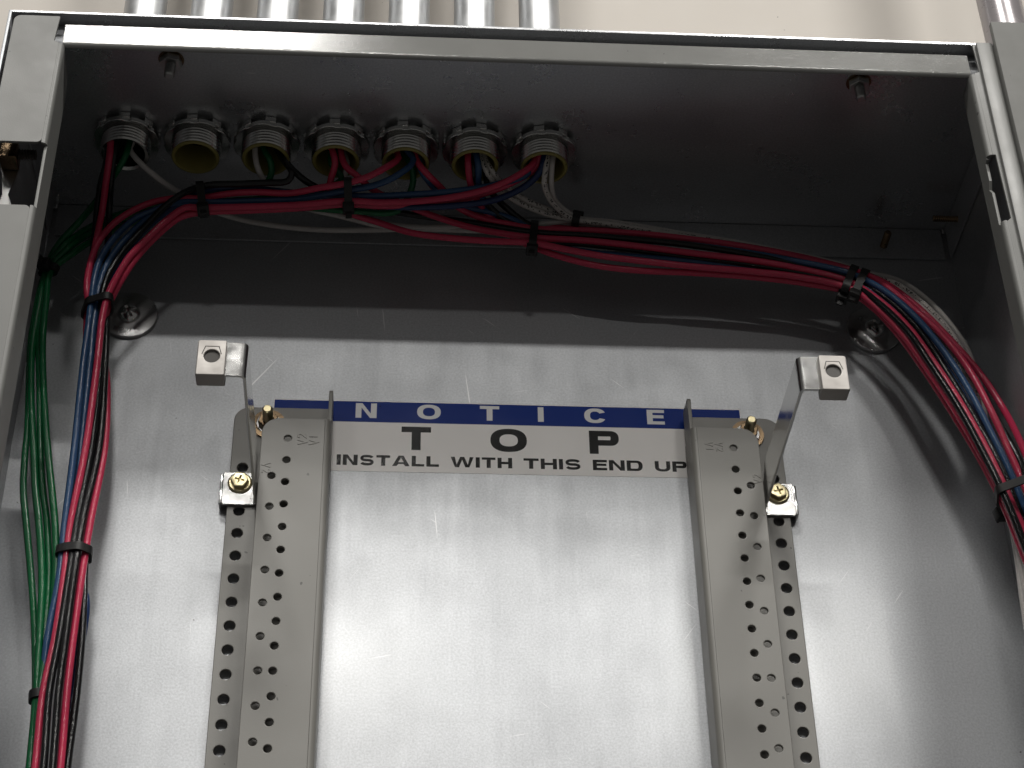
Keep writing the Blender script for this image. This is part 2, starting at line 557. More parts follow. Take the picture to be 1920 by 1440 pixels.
dome = lathe([(0, 0), (6.0, 0), (6.0, 0.8), (5.7, 1.9), (4.9, 2.8), (3.6, 3.5), (1.9, 3.9), (0, 4.0)], 32)
pan = boolean_cut(dome, cross_cutters(4.2, 2.0, 4.0, 1.5))
for x, z, rot, lab in ((-203.2, -76.8, 0.5, 'cross-head screw on a wide washer beside the left wire bundle'), (202.0, -73.8, 0.15, 'cross-head screw on a wide washer under the right wire bend')):
    t = thing('washer_screw', (x, -2.4, z), lab, 'screw', 'washered screws on the back panel')
    link('washer', lathe([(3, 0), (15.0, 0), (15.25, 0.5), (15.2, 1.6), (14.9, 2.15), (14.5, 2.3), (3, 2.35)], 64, '-Y', (x, -0.1, z), True), WASHER, t, 35)
    pm = pan.copy()
    pm.transform(Matrix.Translation(Vector((x, -2.3, z)) * S) @ RY @ Matrix.Rotation(rot, 4, 'Z'))
    link('screw_head', pm, ZINC, t, 35)

# ---------------------------------------------------------------- conduits and their fittings
ORD = ('first', 'second', 'third', 'fourth', 'fifth', 'sixth', 'seventh')
rnd = random.Random(4)
teeth = 8
ring_outline = []
for i in range(teeth):
    a = 2 * PI * i / teeth
    for da, r in ((0.0, 16.9), (0.06, 17.6), (0.22, 17.9), (0.40, 17.9), (0.58, 17.6), (0.64, 16.9)):
        ring_outline.append((r * math.cos(a + da), r * math.sin(a + da)))
for i, x in enumerate(CX):
    c = lathe([(11.7, 0), (11.7, 1000), (10.4, 1000), (10.4, 0)], 40, 'Z', (x, CY, 26), True)
    o = link('conduit', c, EMT, None, 40)
    tag(o, 'galvanized steel conduit rising from the %s fitting from the cutout trim' % ORD[i], 'conduit', 'conduits rising from the box')
    t = thing('conduit_fitting', (x, CY, 0), 'threaded conduit fitting with locknut, %s from the cutout trim' % ORD[i], 'conduit fitting', 'fittings in the top panel')
    rz = Matrix.Translation(Vector((x, CY, 0)) * S) @ Matrix.Rotation(rnd.uniform(0, 0.8), 4, 'Z')
    prof = [(10.6, -13.5), (12.3, -14.3)] + [(r, h) for r, h in threads(13.2, -13.6, -5.4, 2.05, 1.5)] + [(12.6, 1.8), (17.0, 1.9), (17.0, 9), (15.2, 10), (15.2, 32), (11.9, 32), (10.6, 26)]
    link('body', lathe(prof, 40, 'Z', (x, CY, 0), True), CAST, t, 14)
    if i > 0:
        th = lathe([(10.4, 3), (10.4, -14.2), (10.8, -15.3), (11.7, -15.7), (12.5, -15.2), (12.6, -14.4), (11.5, -13.9), (10.55, -13.0), (10.55, 3)], 40, 'Z', (x, CY, 0), True)
        link('throat', th, YELLOW, t, 40)
    ln = plate([ring_outline, circle(0, 0, 13.0, 32)], 2.6, 'XY', -4.4, 0.4, 2)
    ln.transform(rz)
    lno = link('locknut', ln, CAST, t, 30)
    lugs = []
    for k in range(teeth):                       # teeth bent up to bite the sheet, gaps between them
        a = 2 * PI * k / teeth + 0.62
        b = box_mesh(14.6, 17.7, -2.9, 2.9, -3.6, -0.2, 0.4)
        b.transform(Matrix.Rotation(a, 4, 'Z'))
        lugs.append(b)
    lm = join_meshes(lugs); lm.transform(rz)
    link('teeth', lm, CAST, lno, 30)

o = link('wall_pipe', lathe([(12, -700), (12, 1000), (10.6, 1000), (10.6, -700)], 40, 'Z', (272.5, -98, 0), True), PIPE, None, 40)
tag(o, 'smooth grey pipe running past the outside of the box behind the open door', 'pipe')

# ---------------------------------------------------------------- mounting rails
RB = -540.0
def rail(s, lab):
    t = thing('mounting_rail', (s * 110, 0, RB), lab, 'rail', 'perforated mounting rails')
    def X(poly): return [(s * u, v) for u, v in poly][::s]
    # front flange
    out = rounded([(94.6, RB), (126.2, RB), (126.2, -155.5), (94.6, -155.5)], (0, 0, 9.0, 0), 8)
    holes = [circle(112.9, -167.9 - 12.97 * k, 1.95, 18) for k in range(28)] + [circle(119.8, -190.4 - 17.87 * k, 1.95, 18) for k in range(19)]
    ff = link('front_flange', plate([X(out)] + [X(h) for h in holes], 1.9, 'XZ', -21.05, 0.4, 2), PAINT_RAIL, t, 30)
    # web with the bend towards the flange, plus the tab that stands above it
    prof = [(91.6, -3.2), (91.6, -19.0)] + arc(94.6, -19.0, 3.0, 180, 270, 7)[1:]
    link('web', sheet([(s * u, v) for u, v in prof], RB, -155.5, 1.9, side=s), PAINT_RAIL, t, 30)
    tb = rounded([(-4.6, -155.5), (-19.6, -155.5), (-19.6, -134.8), (-4.6, -134.8)], (0, 0, 3.0, 0))
    link('tab', plate([tb], 1.9, 'YZ', s * 92.55, 0.25, 2), PAINT_RAIL, t, 30)
    # back flange: the strip with evenly spaced holes
    out = rounded([(93.6, RB), (142.2, RB), (142.2, -137.4), (93.6, -137.4)], (0, 0, 8.0, 0), 8)
    holes = [circle(136.0, -174.9 - 12.93 * k, 2.75, 20) for k in range(28)]
    bf = link('back_flange', plate([X(out)] + [X(h) for h in holes], 1.9, 'XZ', -4.1, 0.4, 2), PAINT_RAIL, t, 30)
    link('spacer', box_mesh(*sorted((s * 118, s * 130)), -3.1, 0, RB, -160, 0.2), PAINT_RAIL, bf, 30)
    return t, ff
rl, rl_ff = rail(-1, 'grey perforated rail below the aluminium lug on the cutout trim side')
rr, rr_ff = rail(1, 'grey perforated rail below the aluminium lug on the slotted trim side')

# stamped marks on the flanges
def stroke(path, w):
    P = [Vector(p) for p in path]
    L, R = [], []
    for i, p in enumerate(P):
        ds = []
        if i > 0: ds.append((p - P[i - 1]).normalized())
        if i < len(P) - 1: ds.append((P[i + 1] - p).normalized())
        d = sum(ds, Vector((0, 0))).normalized()
        n = Vector((-d.y, d.x))
        k = w / 2 / max(0.35, n.dot(Vector((-ds[0].y, ds[0].x))))
        L.append(tuple(p + n * k)); R.append(tuple(p - n * k))
    return L + R[::-1]
STAMP = {'V': [(0, 1), (0.32, 0), (0.64, 1)], '2': [(0.02, 0.78), (0.12, 0.97), (0.42, 0.97), (0.52, 0.75), (0.40, 0.5), (0.02, 0.03), (0.56, 0.03)], '1': [(0.2, 0), (0.2, 1)]}
def stamp(text, u, v, h, rot, parent):
    polys, x = [], 0.0
    for ch in text:
        polys.append([((x + a) * h, b * h) for a, b in stroke(STAMP[ch], 0.17)])
        x += 0.95 if ch == 'V' else 0.7
    cx = x * h / 2
    c, sn = math.cos(rot), math.sin(rot)
    out = [[(u + (a - cx) * c - (b - h / 2) * sn, v + (a - cx) * sn + (b - h / 2) * c) for a, b in p] for p in polys]
    link('stamp', plate(out, 0.36, 'XZ', -22.05, 0.16, 2), PAINT_RAIL, parent, 60)
stamp('V2', -105.8, -168.0, 4.3, PI / 2, rl_ff)
stamp('V1', -100.2, -168.0, 4.3, PI / 2, rl_ff)
stamp('V2', -122.6, -186.2, 3.9, -PI / 2, rl_ff)
stamp('V1', 100.6, -167.8, 3.6, -PI / 2, rr_ff)
stamp('V2', 105.8, -167.8, 3.6, -PI / 2, rr_ff)
stamp('V2', 123.2, -186.2, 3.6, PI / 2, rr_ff)

# studs holding the rails
for s, lab in ((-1, 'bronze stud with nut at the top of the rail on the cutout trim side'), (1, 'bronze stud with nut at the top of the rail on the slotted trim side')):
    x, z = s * 124.4, -148.5
    t = thing('rail_stud', (x, -5, z), lab, 'stud', 'studs holding the rails')
    link('stud', stud_mesh(2.7, 15, '-Y', (x, -5.0, z)), BRASS, t, 40)
    link('nut', nut_mesh(5.2, 4.4, 2.6, RY, (x, -8.6, z)), BRONZE, t, 30)
    link('washer', lathe([(3.0, 0), (8.6, 0), (8.8, 0.5), (8.6, 1.2), (5.6, 1.3), (3.0, 1.3)], 32, '-Y', (x, -5.1, z), True), BRONZE, t, 35)
    link('collar', lathe([(3.0, 1.3), (6.4, 1.3), (6.0, 2.2), (3.0, 2.2)], 32, '-Y', (x, -5.1, z), True), ZINC, t, 35)

# ---------------------------------------------------------------- stand-off brackets with lugs
hexhead = join_meshes([plate([hexprof(4.6, 6, 0.2)], 3.0, 'XY', 2.3, 0.5, 2)])
hexhead = boolean_cut(hexhead, cross_cutters(2.5, 1.8, 3.8, 1.1))
hexflange = lathe([(0, 0), (6.1, 0), (6.1, 0.5), (5.2, 1.1), (0, 1.1)], 32)
for s, side in ((-1, 'cutout'), (1, 'slotted')):
    t = thing('standoff_bracket', (s * 136, -5, -188), 'bright zinc stand-off bracket screwed to the rail on the %s trim side' % side, 'bracket', 'zinc stand-off brackets')
    def X(poly): return [(s * u, v) for u, v in poly][::s]
    foot = rounded([(129.4, -198.2), (145.0, -198.2), (145.0, -179.0), (129.4, -179.0)], (0, 1.2, 1.2, 0))
    link('foot', plate([X(foot)], 1.5, 'XZ', -6.1, 0.3, 2), ZINC, t, 30)
    link('foot_lip', box_mesh(*sorted((s * 145.0, s * 146.4)), -6.6, -0.6, -197.6, -180.0, 0.35), ZINC, t, 30)
    arm = rounded([(-8.6, -198.0), (-110.6, -196.2), (-110.6, -177.6), (-26, -177.6), (-17, -186), (-8.6, -186)], (0, 0, 0, 4, 5, 0))
    link('arm', plate([arm], 1.5, 'YZ', s * 127.95, 0.3, 2), ZINC, t, 30)
    link('foot_bend', sheet([(s * 129.4, -6.85)] + [(s * u, v) for u, v in arc(129.4, -9.0, 2.2, 90, 180, 5)], -198, -186.2, 1.4, side=-s), ZINC, t, 40)
    pr = [(s * u, v) for u, v in [(127.2, -110.6)] + arc(130.2, -110.6, 3.0, 180, 270, 7)[1:] + [(150.0, -113.6)]]
    link('end_tab', sheet(pr, -196.2, -177.6, 1.5, side=s), ZINC, t, 30)
    sc = thing('bracket_screw', (s * 136.4, -6.9, -185.6), 'yellow hex screw holding the stand-off bracket on the %s trim side' % side, 'screw', 'yellow bracket screws')
    R = Matrix.Translation(Vector((s * 136.4, -6.9, -185.6)) * S) @ RY @ Matrix.Rotation(0.25 * s, 4, 'Z')
    for nm, src in (('head', hexhead), ('flange', hexflange)):
        c = src.copy(); c.transform(R); link(nm, c, BRASS, sc, 30)
    lg = thing('terminal_lug', (s * 143, -113, -199), 'light aluminium terminal lug on the bracket at the %s trim side' % side, 'lug', 'aluminium lugs')
    x0, x1 = 136.6, 149.6
    face = rounded([(x0, -198.6), (x1, -198.6), (x1, -179.0), (x0, -179.0)], (0.8, 0.8, 1.2, 0.8), 4)
    link('body', plate([X(face), X(circle(142.9, -188.0, 3.55, 28))], 9.0, 'XZ', -112.6, 0.5, 3), LUG, lg, 30)
    link('set_screw', lathe([(0, 0), (3.5, 0), (3.5, 1.5), (0, 1.5)], 24, '-Y', (s * 142.9, -114.6, -188.0)), DARK, lg, 30)
    groove = [(138.6, -187.0), (139.9, -182.6), (146.0, -182.6), (147.4, -187.0)]
    link('groove', plate([X(stroke(groove, 0.42))], 0.10, 'XZ', -117.12, 0.02, 0), DARK, lg)

# ---------------------------------------------------------------- the notice sticker
def ell(cx, cy, rx, ry, a0, a1, n=16, p=2.35):
    out = []
    for i in range(n + 1):
        a = math.radians(a0 + (a1 - a0) * i / n)
        c, s_ = math.cos(a), math.sin(a)
        out.append((cx + rx * math.copysign(abs(c) ** (2 / p), c), cy + ry * math.copysign(abs(s_) ** (2 / p), s_)))
    return out

def glyph(ch, w, h, v, t):
    """heavy extended sans capitals; w, h = size, v = stem, t = bar"""
    if ch == 'I': return [rect(0, v, 0, h)]
    if ch == 'L': return [[(0, 0), (w, 0), (w, t), (v, t), (v, h), (0, h)]]
    if ch == 'T': a, b = (w - v) / 2, (w + v) / 2; return [[(a, 0), (b, 0), (b, h - t), (w, h - t), (w, h), (0, h), (0, h - t), (a, h - t)]]
    if ch == 'H': m0, m1 = (h - t) / 2, (h + t) / 2; return [[(0, 0), (v, 0), (v, m0), (w - v, m0), (w - v, 0), (w, 0), (w, h), (w - v, h), (w - v, m1), (v, m1), (v, h), (0, h)]]
    if ch == 'E': m0, m1 = h * 0.53 - t / 2, h * 0.53 + t / 2; return [[(0, 0), (w, 0), (w, t), (v, t), (v, m0), (w * 0.95, m0), (w * 0.95, m1), (v, m1), (v, h - t), (w, h - t), (w, h), (0, h)]]
    if ch == 'N': d = v * 1.12; return [[(0, 0), (v, 0), (v, h * 0.70), (w - d, 0), (w, 0), (w, h), (w - v, h), (w - v, h * 0.30), (d, h), (0, h)]]
    if ch == 'W':
        q = v * 0.98
        return [[(w * .19, 0), (w * .19 + q, 0), (w * .5, h * .72), (w * .81 - q, 0), (w * .81, 0), (w, h), (w - q, h), (w * .745, h * .26), (w * .5 + q * .5, h), (w * .5 - q * .5, h), (w * .255, h * .26), (q, h), (0, h)]]
    if ch == 'A':
        q = v * 1.08
        return [[(0, 0), (q, 0), (q * 1.38, h * .2), (w - q * 1.38, h * .2), (w - q, 0), (w, 0), (w / 2 + q * .56, h), (w / 2 - q * .56, h)], [(w * .335, h * .37), (w * .5, h * .80), (w * .665, h * .37)]]
    if ch == 'O': return [ell(w / 2, h / 2, w / 2, h / 2, 0, 360, 40)[:-1], ell(w / 2, h / 2, w / 2 - v, h / 2 - t, 0, 360, 36)[:-1]]
    if ch == 'C':
        o = ell(w / 2, h / 2, w / 2, h / 2, 24, 336, 36)
        i = ell(w / 2, h / 2, w / 2 - v, h / 2 - t, 336 - 6, 24 + 6, 30)
        return [o + i]
    if ch == 'D': r = h / 2; return [[(0, 0), (w - r, 0)] + ell(w - r, h / 2, r, r, -90, 90, 18) + [(0, h)], [(v, t), (w - r, t)] + ell(w - r, h / 2, r - v, r - t, -90, 90, 16) + [(v, h - t)]]
    if ch == 'P':
        y0, r = h * .36, h * .32
        return [[(0, 0), (v, 0), (v, y0), (w - r, y0)] + ell(w - r, (y0 + h) / 2, r, (h - y0) / 2, -90, 90, 16) + [(0, h)], [(v, y0 + t), (w - r, y0 + t)] + ell(w - r, (y0 + h) / 2, r - v * .92, (h - y0) / 2 - t, -90, 90, 14) + [(v, h - t)]]
    if ch == 'U':
        ry = h * .40
        return [[(0, h)] + ell(w / 2, ry, w / 2, ry, 180, 360, 20) + [(w, h), (w - v, h)] + ell(w / 2, ry, w / 2 - v, ry - t, 360, 180, 18) + [(v, h)]]
    if ch == 'S':
        r1 = (h - t) / 4
        up = ell(w / 2, h - t / 2 - r1, w / 2 - v * .5, r1, 12, 268, 16, 2.4)
        dn = ell(w / 2, t / 2 + r1, w / 2 - v * .5, r1, 88, -168, 16, 2.4)
        return [stroke(up + dn[1:], t * 1.06)]
WID = {'I': 0, 'L': 1.06, 'T': 1.16, 'H': 1.24, 'E': 1.12, 'N': 1.24, 'W': 1.95, 'A': 1.46, 'O': 1.42, 'C': 1.34, 'D': 1.26, 'P': 1.14, 'U': 1.22, 'S': 1.22}
st = thing('notice_sticker', (0, 0, -172.5), 'white notice sticker with blue NOTICE band and black TOP lettering', 'sticker')
link('backing', plate([rect(-123, 123, -172.5, -128.4)], 0.14, 'XZ', -0.09, 0.02, 0), STICKER, st)
link('band', plate([rect(-122.6, 122.6, -141.9, -129.0)], 0.08, 'XZ', -0.21, 0.01, 0), BLUE, st)
def lettering(items, t, y, mat):
    for ch, x, z, w, h, v, b in items:
        polys = [[(x + u, z + q) for u, q in poly] for poly in glyph(ch, w, h, v, b)]
        link('letter', plate(polys, 0.06, 'XZ', y, 0.005, 0), mat, st)
hn = 9.3
notice = [('N', -80.2, 11.0), ('O', -48.1, 12.4), ('T', -15.2, 10.2), ('I', 15.3, 2.9), ('C', 39.8, 11.4), ('E', 73.0, 9.3)]
lettering([(c, x, -139.4, w, hn, 3.05, 1.95) for c, x, w in notice], 0.06, -0.28, INKW)
topw = [('T', -56.0, 15.3), ('O', -9.8, 19.0), ('P', 41.8, 15.6)]
lettering([(c, x, -158.8, w, 14.5, 4.7, 3.45) for c, x, w in topw], 0.06, -0.20, INK)
words = [('INSTALL', -88.9, -36.4), ('WITH', -30.4, 1.3), ('THIS', 7.2, 36.9), ('END', 43.1, 69.0), ('UP', 75.4, 92.0)]
line = []
for wd, xa, xb in words:
    h, v, b = 6.4, 2.1, 1.45
    raw = [v if c == 'I' else WID[c] * h for c in wd]
    gap = 1.05
    k = (xb - xa - gap * (len(wd) - 1) - sum(r for c, r in zip(wd, raw) if c == 'I')) / sum(r for c, r in zip(wd, raw) if c != 'I')
    x = xa
    for c, r in zip(wd, raw):
        w = r if c == 'I' else r * k
        line.append((c, x, -168.9, w, h, v, b))
        x += w + gap
lettering(line, 0.06, -0.20, INK)

# ---------------------------------------------------------------- wires
WIRES = [
    ('red', 'red wire leaving the seventh fitting and curving on the inside of the left bend', [(12.2, -63.0, 14.0), (12.2, -63.0, -6.0), (11.1, -63.0, -14.4), (-1.8, -60.5, -24.9), (-17.2, -55.0, -28.6), (-39.8, -52.0, -32.5), (-68.2, -52.0, -35.9), (-88.0, -52.0, -35.5), (-113.2, -52.0, -39.1), (-143.8, -52.0, -41.8), (-163.8, -52.0, -42.9), (-172.8, -51.0, -42.7), (-181.6, -50.0, -50.7), (-190.2, -48.0, -61.4), (-199.1, -45.0, -72.2), (-204.8, -42.0, -83.5), (-208.1, -40.0, -92.6), (-209.7, -39.0, -105.8), (-209.7, -36.0, -137.4), (-210.3, -33.0, -183.8), (-212.5, -31.0, -225.4), (-212.2, -31.0, -254.6), (-212.8, -30.0, -287.7), (-214.2, -30.0, -314.6), (-213.2, -30.0, -350.7), (-213.0, -30.0, -394.6), (-209.0, -30.0, -600.0)]),
    ('red', 'red wire from the fifth fitting forming the outside of the left bend', [(-63.2, -63.0, 14.0), (-63.2, -63.0, -6.0), (-60.8, -63.0, -13.9), (-67.2, -66.0, -23.0), (-76.8, -65.0, -29.4), (-88.0, -61.4, -31.4), (-102.1, -57.5, -31.5), (-117.7, -52.9, -31.8), (-136.0, -53.2, -32.5), (-150.0, -52.2, -33.2), (-164.2, -49.0, -33.6), (-180.1, -46.0, -31.9), (-194.2, -43.0, -34.0), (-209.0, -40.0, -42.8), (-217.1, -38.0, -55.4), (-220.2, -37.0, -72.8), (-220.0, -36.0, -89.8), (-217.1, -31.0, -99.1), (-211.0, -27.0, -113.8), (-206.7, -25.0, -132.6), (-204.0, -25.0, -152.4), (-202.3, -26.0, -178.9), (-204.0, -28.0, -223.3), (-204.2, -30.0, -253.8), (-204.4, -30.0, -287.5), (-203.8, -30.0, -314.5), (-202.1, -30.0, -350.6), (-201.4, -30.0, -394.5), (-197.4, -30.0, -600.0)]),
    ('red', 'red wire tucked under the inside of the left bend', [(14.2, -66.0, 14.0), (14.2, -66.0, -6.0), (13.1, -60.0, -13.9), (0.1, -53.7, -20.7), (-16.8, -47.4, -24.5), (-39.7, -47.0, -30.7), (-68.2, -48.0, -34.6), (-88.1, -48.0, -33.9), (-113.3, -48.0, -37.8), (-144.1, -48.0, -40.9), (-164.1, -48.0, -42.8), (-175.1, -47.0, -46.0), (-186.0, -45.0, -56.9), (-196.0, -42.0, -70.3), (-202.7, -39.0, -82.8), (-207.5, -34.0, -91.3), (-210.3, -30.0, -102.3), (-211.6, -26.0, -133.5), (-212.3, -23.0, -177.1), (-214.8, -22.0, -225.9), (-214.7, -22.0, -283.5), (-211.3, -22.0, -347.1), (-211.0, -22.0, -391.4), (-207.0, -22.0, -600.0)]),
    ('blue', 'blue wire from the fifth fitting lying on the left edge of the left bundle', [(-58.2, -64.0, 14.0), (-58.2, -64.0, -6.0), (-53.1, -62.0, -13.8), (-62.3, -61.4, -25.1), (-74.0, -56.9, -28.4), (-88.1, -54.7, -30.3), (-96.6, -52.5, -31.0), (-113.6, -49.0, -32.3), (-130.4, -49.0, -33.8), (-149.1, -48.0, -34.3), (-164.7, -48.0, -35.7), (-178.6, -45.0, -34.0), (-190.7, -43.0, -38.7), (-198.2, -42.0, -42.2), (-206.6, -40.0, -50.1), (-212.5, -39.0, -60.5), (-216.0, -38.0, -72.4), (-216.8, -37.0, -83.4), (-217.2, -36.0, -104.4), (-216.8, -34.0, -136.1), (-215.6, -32.0, -183.2), (-215.4, -30.0, -224.8), (-215.0, -29.0, -253.5), (-216.3, -27.0, -286.2), (-216.0, -25.0, -314.8), (-215.6, -24.0, -348.1), (-215.1, -24.0, -392.2), (-211.1, -24.0, -600.0)]),
    ('blue', 'blue wire from the seventh fitting running beside a blue wire in the left bundle', [(10.2, -60.0, 14.0), (10.2, -60.0, -6.0), (9.1, -58.2, -17.4), (-10.0, -54.6, -23.0), (-31.4, -53.3, -27.3), (-56.9, -51.4, -29.6), (-76.8, -50.7, -30.5), (-88.2, -49.4, -29.1), (-108.2, -48.2, -28.0), (-125.2, -48.6, -27.5), (-145.0, -49.0, -27.2), (-163.3, -48.0, -28.1), (-174.9, -44.4, -28.1), (-183.1, -42.0, -32.7), (-193.5, -41.0, -42.7), (-201.1, -40.0, -52.1), (-206.9, -39.0, -61.0), (-212.0, -38.0, -73.4), (-214.0, -37.0, -84.0), (-215.0, -34.0, -102.7), (-214.2, -32.0, -134.6), (-213.1, -29.0, -181.2), (-212.2, -26.0, -222.3), (-212.1, -25.0, -245.3), (-204.1, -24.0, -267.6), (-202.4, -24.0, -289.8), (-202.3, -23.0, -316.3), (-202.0, -23.0, -347.4), (-201.4, -23.0, -391.7), (-197.4, -23.0, -600.0)]),
    ('navy', 'dark blue wire from the seventh fitting under the red one', [(17.2, -65.0, 14.0), (17.2, -65.0, -6.0), (15.0, -60.3, -17.9), (7.3, -53.2, -22.6), (-8.2, -48.0, -27.4), (-31.2, -48.0, -33.2), (-56.8, -47.0, -34.4), (-76.8, -46.0, -32.4), (-88.3, -45.0, -28.2), (-114.0, -46.9, -26.3), (-139.2, -50.8, -27.7), (-158.7, -51.8, -29.4), (-173.3, -44.0, -30.6), (-180.0, -43.0, -35.3), (-189.3, -41.0, -43.3), (-196.3, -40.0, -52.6), (-201.5, -39.0, -62.6), (-208.6, -37.0, -76.0), (-211.8, -36.0, -87.8), (-212.9, -32.0, -101.1), (-211.6, -28.0, -131.6), (-210.4, -26.0, -179.1), (-210.6, -24.0, -221.0), (-211.0, -23.0, -244.1), (-202.1, -25.0, -262.4), (-201.7, -24.0, -298.0), (-202.1, -24.0, -324.7), (-201.9, -24.0, -352.9), (-201.6, -24.0, -392.1), (-197.6, -24.0, -600.0)]),
    ('black', 'black wire from the third fitting along the top of the left bundle', [(-126.6, -62.0, 14.0), (-126.6, -62.0, -6.0), (-121.9, -62.0, -16.7), (-116.9, -62.2, -26.1), (-119.1, -58.8, -28.8), (-130.3, -57.7, -29.4), (-144.3, -57.4, -30.1), (-161.1, -56.3, -30.9), (-174.2, -49.9, -31.3), (-185.0, -46.0, -38.9), (-191.9, -44.0, -47.8), (-198.4, -42.0, -57.0), (-204.7, -40.0, -67.5), (-209.6, -39.0, -79.5), (-211.7, -38.0, -91.8), (-211.1, -34.0, -105.4), (-208.8, -31.0, -137.0), (-208.0, -30.0, -181.7), (-209.7, -31.0, -225.3), (-209.7, -32.0, -255.1), (-210.5, -32.0, -288.7), (-210.9, -32.0, -315.6), (-209.1, -32.0, -351.6), (-208.6, -32.0, -395.3), (-204.6, -32.0, -600.0)]),
    ('black', 'black wire hanging straight down from the first fitting, right of the red one', [(-210.0, -66.0, 14.0), (-210.0, -66.0, -6.0), (-211.0, -62.0, -20.3), (-212.4, -52.8, -27.2), (-214.3, -39.0, -33.9), (-213.5, -36.0, -49.9), (-212.8, -33.0, -69.3), (-211.1, -31.0, -89.1), (-209.5, -30.0, -102.2), (-206.7, -28.0, -134.8), (-204.3, -29.0, -180.9), (-207.0, -31.0, -225.2), (-207.1, -33.0, -255.6), (-206.9, -33.0, -289.2), (-206.7, -33.0, -316.0), (-204.8, -33.0, -352.0), (-204.0, -33.0, -395.7), (-200.0, -33.0, -600.0)]),
    ('black', 'black wire hanging straight down from the first fitting, left of the red one', [(-215.0, -63.0, 14.0), (-215.0, -63.0, -6.0), (-214.6, -62.0, -20.5), (-217.7, -52.8, -27.4), (-220.8, -39.0, -34.1), (-220.9, -35.0, -49.3), (-220.6, -31.0, -67.9), (-219.0, -27.0, -86.2), (-215.1, -24.0, -104.8), (-209.7, -22.0, -130.5), (-206.9, -21.0, -175.6), (-206.1, -22.0, -213.6), (-204.3, -24.0, -244.6), (-202.4, -26.0, -263.0), (-200.8, -27.0, -285.9), (-199.8, -27.0, -312.9), (-199.7, -27.0, -349.2), (-199.3, -27.0, -393.3), (-195.3, -27.0, -600.0)]),
    ('red', 'red wire hanging straight down from the first fitting between two black ones', [(-213.0, -67.0, 14.0), (-213.0, -67.0, -6.0), (-213.1, -64.0, -22.3), (-215.0, -54.8, -29.1), (-217.3, -42.0, -36.6), (-218.4, -39.0, -49.7), (-219.8, -35.0, -63.9), (-220.3, -32.0, -79.5), (-220.2, -28.0, -94.0), (-218.9, -24.0, -118.7), (-217.1, -22.0, -163.7), (-216.0, -21.0, -225.3), (-215.8, -21.0, -283.0), (-213.4, -21.0, -346.7), (-213.0, -21.0, -391.0), (-209.0, -21.0, -600.0)]),
    ('green', 'green ground wire from the first fitting bowing outward beside the left trim', [(-204.0, -62.0, 14.0), (-204.0, -62.0, -6.0), (-206.1, -60.0, -18.3), (-210.8, -53.8, -22.3), (-222.0, -33.0, -22.1), (-231.1, -33.0, -40.6), (-239.9, -28.0, -49.6), (-244.7, -25.0, -59.5), (-246.3, -24.0, -67.5), (-247.1, -24.0, -84.7), (-247.5, -23.0, -111.9), (-245.0, -23.0, -138.9), (-241.8, -23.0, -165.1), (-240.8, -23.0, -184.2), (-239.1, -23.0, -202.8), (-235.6, -23.0, -221.0), (-229.4, -23.0, -250.3), (-225.3, -23.0, -270.2), (-221.3, -23.0, -295.1), (-219.0, -23.0, -312.6), (-216.7, -23.0, -347.6), (-214.9, -23.0, -391.8), (-210.9, -23.0, -600.0)]),
    ('green', 'green ground wire from the third fitting, second in the loose green group', [(-133.6, -60.0, 14.0), (-133.6, -60.0, -6.0), (-129.0, -57.0, -14.3), (-129.5, -50.4, -19.8), (-145.1, -44.3, -21.5), (-180.2, -36.0, -23.9), (-208.5, -31.0, -30.5), (-226.7, -26.0, -37.4), (-237.2, -29.0, -53.0), (-243.7, -26.0, -61.7), (-245.2, -26.0, -69.8), (-245.8, -26.0, -86.3), (-245.5, -26.0, -117.6), (-242.4, -26.0, -147.6), (-237.1, -26.0, -179.8), (-232.8, -26.0, -204.6), (-228.4, -26.0, -222.6), (-223.3, -26.0, -251.9), (-221.1, -26.0, -274.6), (-219.3, -26.0, -299.3), (-217.9, -26.0, -314.0), (-215.9, -27.0, -349.4), (-214.1, -27.0, -393.4), (-210.1, -27.0, -600.0)]),
    ('green', 'green ground wire from the fourth fitting, third in the loose green group', [(-97.4, -57.0, 14.0), (-97.4, -57.0, -6.0), (-96.7, -56.0, -13.2), (-91.4, -50.2, -18.4), (-114.3, -41.4, -22.3), (-160.1, -36.0, -25.4), (-205.5, -30.0, -32.5), (-225.1, -25.0, -40.2), (-235.2, -29.0, -55.1), (-242.2, -27.0, -63.9), (-244.0, -27.0, -71.3), (-244.2, -26.0, -86.2), (-243.3, -25.0, -113.3), (-239.0, -25.0, -140.2), (-233.9, -24.0, -178.3), (-229.6, -24.0, -203.2), (-225.3, -24.0, -221.3), (-220.5, -24.0, -250.7), (-218.6, -24.0, -279.1), (-218.2, -24.0, -301.0), (-217.6, -24.0, -313.0), (-215.6, -24.0, -348.1), (-213.8, -24.0, -392.2), (-209.8, -24.0, -600.0)]),
    ('green', 'green ground wire from the fifth fitting, inmost in the loose green group', [(-57.2, -56.0, 14.0), (-57.2, -56.0, -6.0), (-54.5, -56.0, -11.5), (-52.8, -48.0, -18.4), (-61.0, -41.0, -31.6), (-85.3, -40.0, -32.1), (-131.3, -38.0, -27.9), (-188.4, -32.0, -31.3), (-221.9, -25.0, -43.1), (-232.6, -29.0, -58.0), (-240.7, -28.0, -66.2), (-242.9, -28.0, -72.8), (-242.1, -28.0, -87.7), (-240.4, -28.0, -115.5), (-235.3, -28.0, -148.9), (-229.6, -28.0, -180.9), (-224.4, -28.0, -205.6), (-220.6, -27.0, -223.1), (-217.4, -27.0, -246.6), (-216.0, -26.0, -280.1), (-216.8, -26.0, -302.0), (-216.5, -26.0, -314.0), (-213.6, -29.0, -350.3), (-211.4, -29.0, -394.2), (-207.4, -29.0, -600.0)]),
